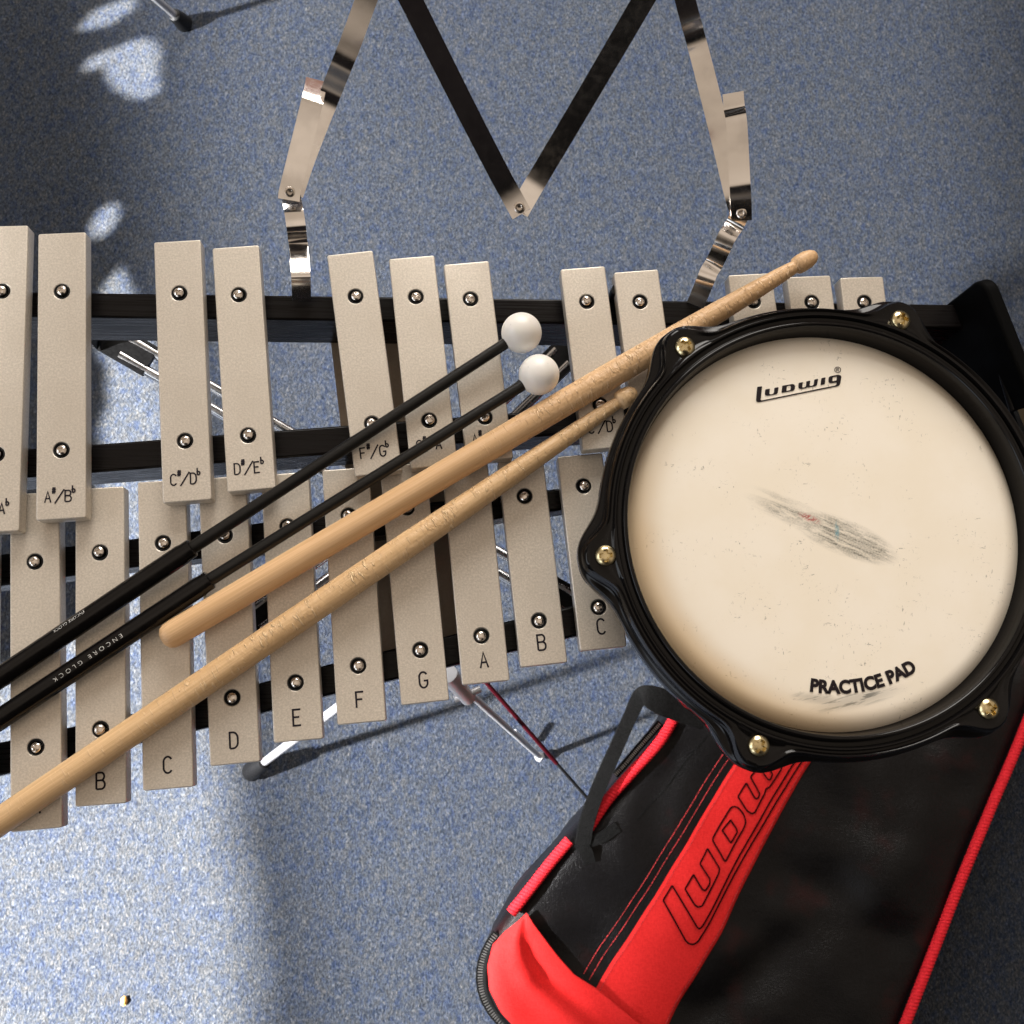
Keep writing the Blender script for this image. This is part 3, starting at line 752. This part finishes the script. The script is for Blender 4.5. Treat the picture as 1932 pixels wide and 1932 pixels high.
mallet('black mallet with white ball, the lower of the pair, its ball touching a drumstick', (1017, 707), (396, 1094), (-50, 1390), .0, ((224, 1183), (94, 1268)), .0031, 1.7)

# ------------------------------------------------------------------ gig bag
ZB = .15
U0 = at(1262, 1932, ZB); U1 = at(1526, 1443, ZB); UD = (U1 - U0).normalized(); VD = V((-UD.y, UD.x, 0))
bag = thing('gig_bag', 'black gig bag with red lettered stripe and piping lying on the carpet', 'bag', (.35, -.10, 0))
def ab(px, py, z=ZB):
    q = at(px, py, z) - U0; return q.dot(UD), q.dot(VD)
def c10(x, y): return 849 + .293 * x, 1366 + .293 * y
def c9(x, y): return 1037.7 + .293 * x, 1037.7 + .293 * y
lefts = sorted([ab(*q) for q in ((1330, 1270), (1272, 1352), (1190, 1458), (1077, 1580), (962, 1723), (930, 1775), (913, 1820), (914, 1868), (930, 1908), (958, 1940), (1000, 1975), (1060, 2010))])
lefts = [(-.30, lefts[0][1] - .14)] + lefts + [(.60, lefts[-1][1] - .03)]
rights = sorted([ab(*q) for q in ((1924, 1396), (1814.5, 1657), (1713, 1918))])
def interp(tab, a):
    if a <= tab[0][0]: i = 0
    elif a >= tab[-1][0]: i = len(tab) - 2
    else:
        i = max(k for k in range(len(tab) - 1) if tab[k][0] <= a)
    (a0_, b0_), (a1_, b1_) = tab[i], tab[i + 1]
    return b0_ + (b1_ - b0_) * (a - a0_) / (a1_ - a0_)
def bl(a): return interp(lefts, a)
def br(a): return interp(rights, a) - .002
def bagz(a, b):
    e = min(bl(a) - b, b - br(a))
    w_ = noise.noise(V((a * 11, b * 9, 1.3))) * .0125 + noise.noise(V((a * 26 + 7, b * 22, 4.1))) * .0045
    # a long soft crease across the plain half of the bag
    w_ -= .010 * math.exp(-((b + .055 + .35 * (a - .10)) / .022) ** 2) * math.exp(-((a - .06) / .10) ** 2)
    w_ += .006 * math.exp(-((b + .11) / .03) ** 2) * math.exp(-((a - .20) / .09) ** 2)
    k = min(1, max(0, e / .03))
    return ZB + w_ * (.25 + .75 * k) - .010 * math.exp(-max(e, 0) / .007)
def bp(a, b, dz=0.0): return U0 + UD * a + VD * b + V((0, 0, bagz(a, b) - ZB + dz))
NA, NB = 130, 64
a_lo, a_hi = -.28, .58
mb = MB(); vs = []; row = NB + 1 + 16
for i in range(NA + 1):
    a = a_lo + (a_hi - a_lo) * i / NA; L_, R_ = bl(a), br(a); rowp = []
    fl_ = []
    for k in range(8):
        t = k / 8; z = .0 + (ZB - .012) * t
        out = .003 * noise.noise(V((a * 20, t * 3, 0))) + .002 - .015 * (1 - t)
        fl_.append((L_ + out, R_ - out * .55, z))
    for o_l, o_r, z in fl_: rowp.append(V((0, 0, z)) + (U0 + UD * a + VD * o_l).xy.to_3d())
    for k in range(NB + 1):
        b = L_ + (R_ - L_) * k / NB; rowp.append(bp(a, b))
    for o_l, o_r, z in reversed(fl_): rowp.append(V((0, 0, z)) + (U0 + UD * a + VD * o_r).xy.to_3d())
    vs += rowp
fs = [(i * row + k, i * row + k + 1, (i + 1) * row + k + 1, (i + 1) * row + k) for i in range(NA) for k in range(row - 1)]
fs += [tuple(range(row)), tuple(NA * row + k for k in range(row))]
mb.add(vs, fs); body = mb.build('bag_body', m_nylon, bag, angle=60)
def sheet(name, m, left, right, n=60, k=14, dz=.0016, label=None, fold=None, par=bag):
    """cloth lying on the bag between two edge lines given in bag coordinates"""
    def samp(line, t):
        x = t * (len(line) - 1); i = min(int(x), len(line) - 2); f = x - i
        return line[i][0] * (1 - f) + line[i + 1][0] * f, line[i][1] * (1 - f) + line[i + 1][1] * f
    vs = []
    for i in range(n + 1):
        t = i / n; A, B = samp(left, t), samp(right, t)
        for j in range(k + 1):
            s = j / k; a, b = A[0] + (B[0] - A[0]) * s, A[1] + (B[1] - A[1]) * s
            vs.append(bp(a, b, dz + (fold(t, s) if fold else 0)))
    fs = [(i * (k + 1) + j, i * (k + 1) + j + 1, (i + 1) * (k + 1) + j + 1, (i + 1) * (k + 1) + j) for i in range(n) for j in range(k)]
    mb = MB(); mb.add(vs, fs); o = mb.build(name, m, par, label)
    sol = o.modifiers.new('cloth', 'SOLIDIFY'); sol.thickness = .0012; sol.offset = -1
    return o
Lb, Rb = .0715, 0.0
sheet('logo_stripe', m_red, [(-.24, Lb + .0025), (-.005, .0712), (.232, .0600), (.40, .0520)], [(-.24, 0), (0, 0), (.232, 0), (.40, 0)], 90, 14)
def bagline(pts, w, dz=.0030, closed=False, step=.004):
    P_ = []
    m_ = len(pts)
    for i in range(m_ if closed else m_ - 1):
        A, B = pts[i], pts[(i + 1) % m_]; n_ = max(1, int(math.dist(A, B) / step))
        P_ += [(A[0] + (B[0] - A[0]) * q / n_, A[1] + (B[1] - A[1]) * q / n_) for q in range(n_)]
    if not closed: P_.append(pts[-1])
    return [bp(a, b, dz) for a, b in P_], w, closed
def lines(name, m, items, par):
    mb = MB()
    for P_, w_, cl in items: mb.flatline(P_, w_, V((0, 0, 1)), cl)
    return mb.build(name, m, par, recalc=False)
def cb(x, y): return ab(1207.5 + .2149 * x, 1396.2 + .2149 * y)
def sm(lp, r=12): return [cb(*tuple(q)) for q in soften([V(c) for c in lp], r)]
logo = []
LW = .0015
Lp = [(1500, 55), (1345, 215), (1180, 490), (520, 1622), (498, 1642), (476, 1618), (275, 1270), (195, 1400), (385, 1745), (412, 1774), (452, 1782), (490, 1758), (645, 1475), (1410, 205), (1580, -80)]
def smo(lp, r):
    out = [V(lp[0])]
    for i in range(1, len(lp) - 1):
        a, b_, c = V(lp[i - 1]), V(lp[i]), V(lp[i + 1]); k1 = min(r, (a - b_).length * .4); k2 = min(r, (c - b_).length * .4)
        p1 = b_ + (a - b_).normalized() * k1; p2 = b_ + (c - b_).normalized() * k2
        out += [p1 * (1 - t) ** 2 + b_ * 2 * t * (1 - t) + p2 * t * t for t in (0, .33, .67, 1)]
    return [cb(*q) for q in out + [V(lp[-1])]]
Lp[0] = (1520, -75); Lp[-1] = (1585, -85)
logo.append(bagline(smo(Lp, 14), LW))
logo.append(bagline(sm([(460, 1175), (385, 1300), (460, 1430), (490, 1452), (525, 1438), (680, 1165), (690, 1120), (590, 950), (518, 1080), (600, 1210), (598, 1250), (560, 1308), (535, 1305)], 10), LW, closed=True))
logo.append(bagline(sm([(637, 875), (745, 1070), (910, 780), (932, 725), (915, 655), (870, 598), (832, 584), (798, 600)], 22), LW, closed=True))
logo.append(bagline(sm([(800, 705), (728, 795), (800, 905), (857, 812), (850, 780)], 5), LW, closed=True))
logo.append(bagline(sm([(940, 380), (868, 500), (945, 625), (985, 650), (1015, 632), (1100, 470), (1108, 432), (1140, 415), (1240, 260), (1252, 215), (1165, 60), (1090, 180), (1165, 300), (1145, 350), (1125, 348), (1042, 233), (975, 325), (1055, 470), (1050, 500), (1030, 520), (1015, 512)], 9), LW, closed=True))
logo.append(bagline(sm([(1260, -110), (1180, 20), (1270, 170), (1345, 45)], 9), LW, closed=True))
stripe = [o for o in bag.children if o.name.startswith('logo_stripe')][0]
lines('logo_outline', m_thread, logo, stripe)
# red stitch lines beside the stripe and along its own edges
lines('stitch_line', m_redthread, [bagline([(-.004, .0870), (.232, .0740), (.36, .067)], .0007, .0006)], bag)
lines('stitch_line', m_redthread, [bagline([(-.006, .0800), (.232, .0672), (.36, .060)], .0007, .0006)], bag)
m_dr = m_redthread
lines('stripe_stitching', m_dr, [bagline([(-.2, .0690), (0, .0677), (.232, .0572), (.36, .0510)], .0005, .0029), bagline([(-.2, .0030), (0, .0030), (.232, .0030), (.36, .003)], .0005, .0029)], stripe)
# faint seam on the black panel
lines('seam', m_web, [bagline([ab(*c9(1040, 1170)), ab(*c9(900, 1340)), ab(*c9(760, 1530)), ab(*c9(560, 1740))], .0012, .0008)], bag)
# red pocket at the lower corner
pl = [ab(*c10(*q)) for q in ((446, 1258), (352, 1338), (276, 1425), (240, 1560), (252, 1705), (328, 1850), (430, 1960), (560, 2060), (700, 2170))]
prr = [ab(*c10(*q)) for q in ((490, 1210), (545, 1295), (600, 1370), (700, 1500), (800, 1610), (950, 1702), (1100, 1825), (1260, 1950), (1440, 2090))]
def fold(t, s):
    return max(0, .0045 + .0022 * s + .007 * math.exp(-((s - .42 - .10 * t) / .16) ** 2) * min(1, t * 2.2) - .005 * math.exp(-((s - .66 - .05 * t) / .12) ** 2) * min(1, t * 1.5))
sheet('red_pocket', m_red, pl, prr, 60, 40, .0012, None, fold)
# piping cords
def piping(pxs, r, dz, lab=None):
    P_ = [];
    for px, py in pxs:
        P_.append(at(px, py, ZB + dz))
    P_ = dense(P_, 200)
    mb = MB(); mb.tube(P_, r, 20, wob=lambda an, L: 1 + .06 * math.cos(3 * an + L * 1900))
    return mb.build('piping', m_rope, bag, lab)
piping([(1275, 1350), (1243, 1401), (1190, 1459.6), (1146, 1509.4), (1108, 1566)], .0050, .003)
piping([(1074, 1586), (1040, 1626), (1000, 1677), (982, 1700), (964, 1722)], .0050, .003)
piping([(1975, 1262), (1924, 1396), (1868, 1528), (1814.5, 1657), (1764, 1787), (1713, 1918), (1680, 2000)], .0047, .002)
# zippers: tape and teeth
def zipper(pxs, z, step, size, tape):
    P_ = dense([at(*q, z) for q in pxs], 30); mb = MB(); acc_ = 0
    mb2 = MB(); mb2.ribbon(P_[::6], tape, V((0, 0, 1)), .0012)
    zt_ = mb2.build('zipper_tape', m_web, bag)
    last = P_[0]
    for i in range(1, len(P_)):
        acc_ += (P_[i] - P_[i - 1]).length
        if acc_ >= step:
            acc_ = 0; t = (P_[i] - P_[i - 1]).normalized(); n_ = V((-t.y, t.x, 0)).normalized()
            mb.ribbon([P_[i] - n_ * size, P_[i] + n_ * size], .0009, V((0, 0, 1)), .0022)
    mb.build('zipper_teeth', m_zip, zt_)
zipper([c9(712, 1112), c9(655, 1178), c9(565, 1280), c9(485, 1376), c9(418, 1450)], ZB - .001, .0017, .0014, .007)
zipper([c10(300, 1345), c10(246, 1430), c10(212, 1510), c10(196, 1590), c10(200, 1690), c10(232, 1790), c10(295, 1885), c10(385, 1970)], ZB - .008, .0021, .0022, .008)
mb = MB(); mb.tube(dense([at(*c10(*q), ZB - .006) for q in ((300, 1400), (252, 1490), (232, 1590), (236, 1700), (275, 1800), (345, 1900), (420, 1980))], 10), .0028, 12); mb.build('zipper_guard', m_web, bag)
# carrying handle of black webbing
hp_ = [at(1330, 1352, .165), at(1285, 1336, .170), at(1250, 1324, .176), at(1222, 1313, .178), at(1207, 1316, .174), at(1192, 1345, .172), at(1163, 1410, .170), at(1128, 1490, .165), at(1108, 1548, .160), at(1100, 1590, .156)]
hw_ = [.024, .026, .025, .020, .015, .0125, .0125, .013, .0135, .014]
P_ = dense(hp_, 8); W_ = [hw_[min(int(i / 8), 8)] * (1 - (i % 8) / 8) + hw_[min(int(i / 8) + 1, 9)] * (i % 8) / 8 for i in range(len(P_))]
mb = MB(); mb.ribbon(P_, W_, V((0, 0, 1)), .0055)
o = mb.build('handle', m_web, bag); bv = o.modifiers.new('soft', 'BEVEL'); bv.width = .0011; bv.segments = 2
mb = MB(); mb.ribbon(dense([at(1092, 1588, .157), at(1106, 1606, .157), at(1112, 1628, .154)], 5), [.012] * 4 + [.011] * 7, V((0, 0, 1)), .003); mb.build('handle_end', m_web, bag)
mb = MB(); mb.ribbon(dense([at(1085, 1590, .155), at(1128, 1583, .156), at(1165, 1560, .1535)], 5), [.010] * 11, V((0, 0, 1)), .003); mb.build('handle_end', m_web, bag)

# ------------------------------------------------------------------ crumb on the carpet
mb = MB(); q = at(234, 1889, .0022)
vs = []; bm = bmesh.new(); bmesh.ops.create_icosphere(bm, subdivisions=2, radius=.004)
for v_ in bm.verts: v_.co = V((v_.co.x * .75, v_.co.y * 1.15, v_.co.z * .7)) * (1 + .35 * noise.noise(v_.co * 300))
me = bpy.data.meshes.new('crumb'); bm.to_mesh(me); bm.free()
o = link('crumb', me, m_crumb, None); o.location = q; o['label'] = 'tiny orange crumb lying on the sunlit carpet at lower left'; o['category'] = 'crumb'

# ------------------------------------------------------------------ light
W = bpy.data.worlds.new('World'); SC.world = W; W.use_nodes = True
nt = NT(W.node_tree); bg = W.node_tree.nodes['Background']
dirv = nt.new('ShaderNodeTexCoord').outputs['Generated']
sx = nt.new('ShaderNodeSeparateXYZ'); nt.put(sx.inputs[0], dirv)
X, Y, Z = sx.outputs
def lobe(d, a_in, a_out):
    d = V(d).normalized(); n_ = nt.new('ShaderNodeVectorMath', operation='DOT_PRODUCT'); nt.put(n_.inputs[0], dirv); n_.inputs[1].default_value = d
    return nt.mapr(n_.outputs['Value'], math.cos(math.radians(a_out)), math.cos(math.radians(a_in)))
col = nt.mix(nt.mapr(Z, .05, .55), (.10, .095, .095), (.68, .55, .43))          # walls to warm ceiling
col = nt.mix(nt.mapr(Z, .90, .995), col, (.98, .81, .66))                       # bright spot added overhead to lift the lower bars
col = nt.mix(nt.mapr(Z, .15, -.1), col, (.06, .07, .09))                         # below the horizon
col = nt.mix(lobe((-.90, -.20, .36), 6, 16), col, (4.2, 4.5, 4.9))               # windows, left
col = nt.mix(lobe((-.62, -.72, .34), 6, 15), col, (3.6, 3.9, 4.3))
col = nt.mix(lobe((0, 1, .30), 12, 34), col, (.40, .20, .15))                      # reddish patch added low on the far side for the strips to reflect
col = nt.mix(lobe((-.15, .83, .55), 6, 15), col, (1.2, 1.28, 1.4))                # window, far side
col = nt.mix(lobe((.02, -.68, .73), 17, 33), col, (.006, .0055, .0055))            # the dark figure above the near edge
col = nt.mix(lobe((.25, -.80, .45), 12, 34), col, (.016, .013, .013))
nt.put(bg.inputs['Color'], col); bg.inputs['Strength'].default_value = .72

def area(name, loc, to, size, e, colr):
    l = bpy.data.lights.new(name, 'AREA'); l.shape = 'DISK'; l.size = size; l.energy = e; l.color = colr
    o = bpy.data.objects.new(name, l); COL.objects.link(o); o.location = loc
    o.rotation_euler = (V(to) - V(loc)).to_track_quat('-Z', 'Y').to_euler(); return o
area('far_window_lamp', (.1, 2.7, 2.0), (.1, .1, .55), 1.8, 96, (1.0, .95, .88))
area('left_window_lamp', (-2.5, .4, 2.0), (0, .1, .5), 1.0, 6, (.95, .97, 1.0))

# low sunlight through the window at the left: a spot whose beam is broken up by the window and what stands in it
SL = V((-2.5, -.45, 1.85))
def masked_beam(name, energy, soft_size, colr):
    global nt, fx, fy
    l = bpy.data.lights.new(name, 'SPOT'); l.energy = energy; l.spot_size = math.radians(172); l.spot_blend = 0; l.shadow_soft_size = soft_size; l.color = colr
    so = bpy.data.objects.new(name, l); COL.objects.link(so); so.location = SL
    l.use_nodes = True; nt = NT(l.node_tree); em = l.node_tree.nodes['Emission']
    nn = nt.new('ShaderNodeTexCoord').outputs['Normal']
    sx = nt.new('ShaderNodeSeparateXYZ'); nt.put(sx.inputs[0], nn)
    az = nt.math('MAXIMUM', nt.math('ABSOLUTE', sx.outputs[2]), 1e-4)
    fx = nt.math('MULTIPLY_ADD', nt.math('DIVIDE', sx.outputs[0], az), SL.z, SL.x)
    fy = nt.math('MULTIPLY_ADD', nt.math('DIVIDE', sx.outputs[1], az), SL.z, SL.y)
    cv = nt.new('ShaderNodeCombineXYZ'); nt.put(cv.inputs[0], fx); nt.put(cv.inputs[1], fy)
    nz = nt.new('ShaderNodeTexNoise'); nt.put(nz.inputs['Vector'], cv.outputs[0]); nz.inputs['Scale'].default_value = 17; nz.inputs['Detail'].default_value = 2
    sp = nt.new('ShaderNodeSeparateColor'); nt.put(sp.inputs[0], nz.outputs['Color'])
    fx = nt.math('ADD', fx, nt.math('MULTIPLY_ADD', sp.outputs[0], .034, -.017))
    fy = nt.math('ADD', fy, nt.math('MULTIPLY_ADD', sp.outputs[1], .034, -.017))
    return em
def side(p0, p1, soft):
    """soft half plane on the right hand of the line p0->p1 on the carpet (given as seen from above)"""
    A, B = at(*p0, 0), at(*p1, 0); d = (B - A).normalized(); n_ = V((d.y, -d.x))
    v_ = nt.math('ADD', nt.math('MULTIPLY', fx, n_.x), nt.math('MULTIPLY_ADD', fy, n_.y, -(A.x * n_.x + A.y * n_.y)))
    s = soft * .00058
    return nt.mapr(v_, -s, s)
def blob(c, rx, ry, rot, soft):
    A = at(*c, 0); k = .00062
    dx = nt.math('SUBTRACT', fx, A.x); dy = nt.math('SUBTRACT', fy, A.y); ca, sa = math.cos(rot), math.sin(rot)
    u = nt.math('DIVIDE', nt.math('ADD', nt.math('MULTIPLY', dx, ca), nt.math('MULTIPLY', dy, sa)), rx * k)
    w_ = nt.math('DIVIDE', nt.math('SUBTRACT', nt.math('MULTIPLY', dy, ca), nt.math('MULTIPLY', dx, sa)), ry * k)
    r2 = nt.math('ADD', nt.math('MULTIPLY', u, u), nt.math('MULTIPLY', w_, w_))
    return nt.mapr(r2, 1 + soft, 1 - soft)
def times(*a):
    r = a[0]
    for b_ in a[1:]: r = nt.math('MULTIPLY', r, b_)
    return r
def most(*a):
    r = a[0]
    for b_ in a[1:]: r = nt.math('MAXIMUM', r, b_)
    return r
em = masked_beam('sun_through_window', 8200, .006, (1.0, .95, .87))
rightb = times(side((455, 1932), (330, 900), -1) if 0 else nt.math('SUBTRACT', 1, side((478, 1932), (345, 700), 78)))
leftb = most(side((196, 900), (196, 600), 9), nt.math('SUBTRACT', 1, side((300, 1130), (-40, 1275), 12)) if 0 else side((-40, 1275), (-40 + 340, 1130), 12))
topb = side((190, 560), (236, 492), 5)
main = times(rightb, leftb, topb, nt.math('SUBTRACT', 1, side((330, 760), (228, 480), 8)))
hand = most(blob((262, 132), 54, 64, 0, .08), blob((208, 110), 52, 17, math.radians(26), .2))
hand = times(hand, nt.math('SUBTRACT', 1, side((316, 300), (290, 0), 14)))
mask = most(main, hand, blob((205, 26), 62, 17, math.radians(30), .3), blob((196, 421), 20, 38, math.radians(-24), .15))
nt.put(em.inputs['Strength'], mask)
# added fill beam that brightens the carpet, masked to keep off the bars
em = masked_beam('carpet_fill_light', 3800, .07, (1.0, .99, .985))
thin = times(side((430, 900), (310, 0), 110), nt.math('SUBTRACT', 1, side((1240, 1932), (1700, 1050), 150)), nt.mapr(fx, .77, .62), nt.mapr(fy, .75, -.15, .85, 1.0))
nt.put(em.inputs['Strength'], thin)
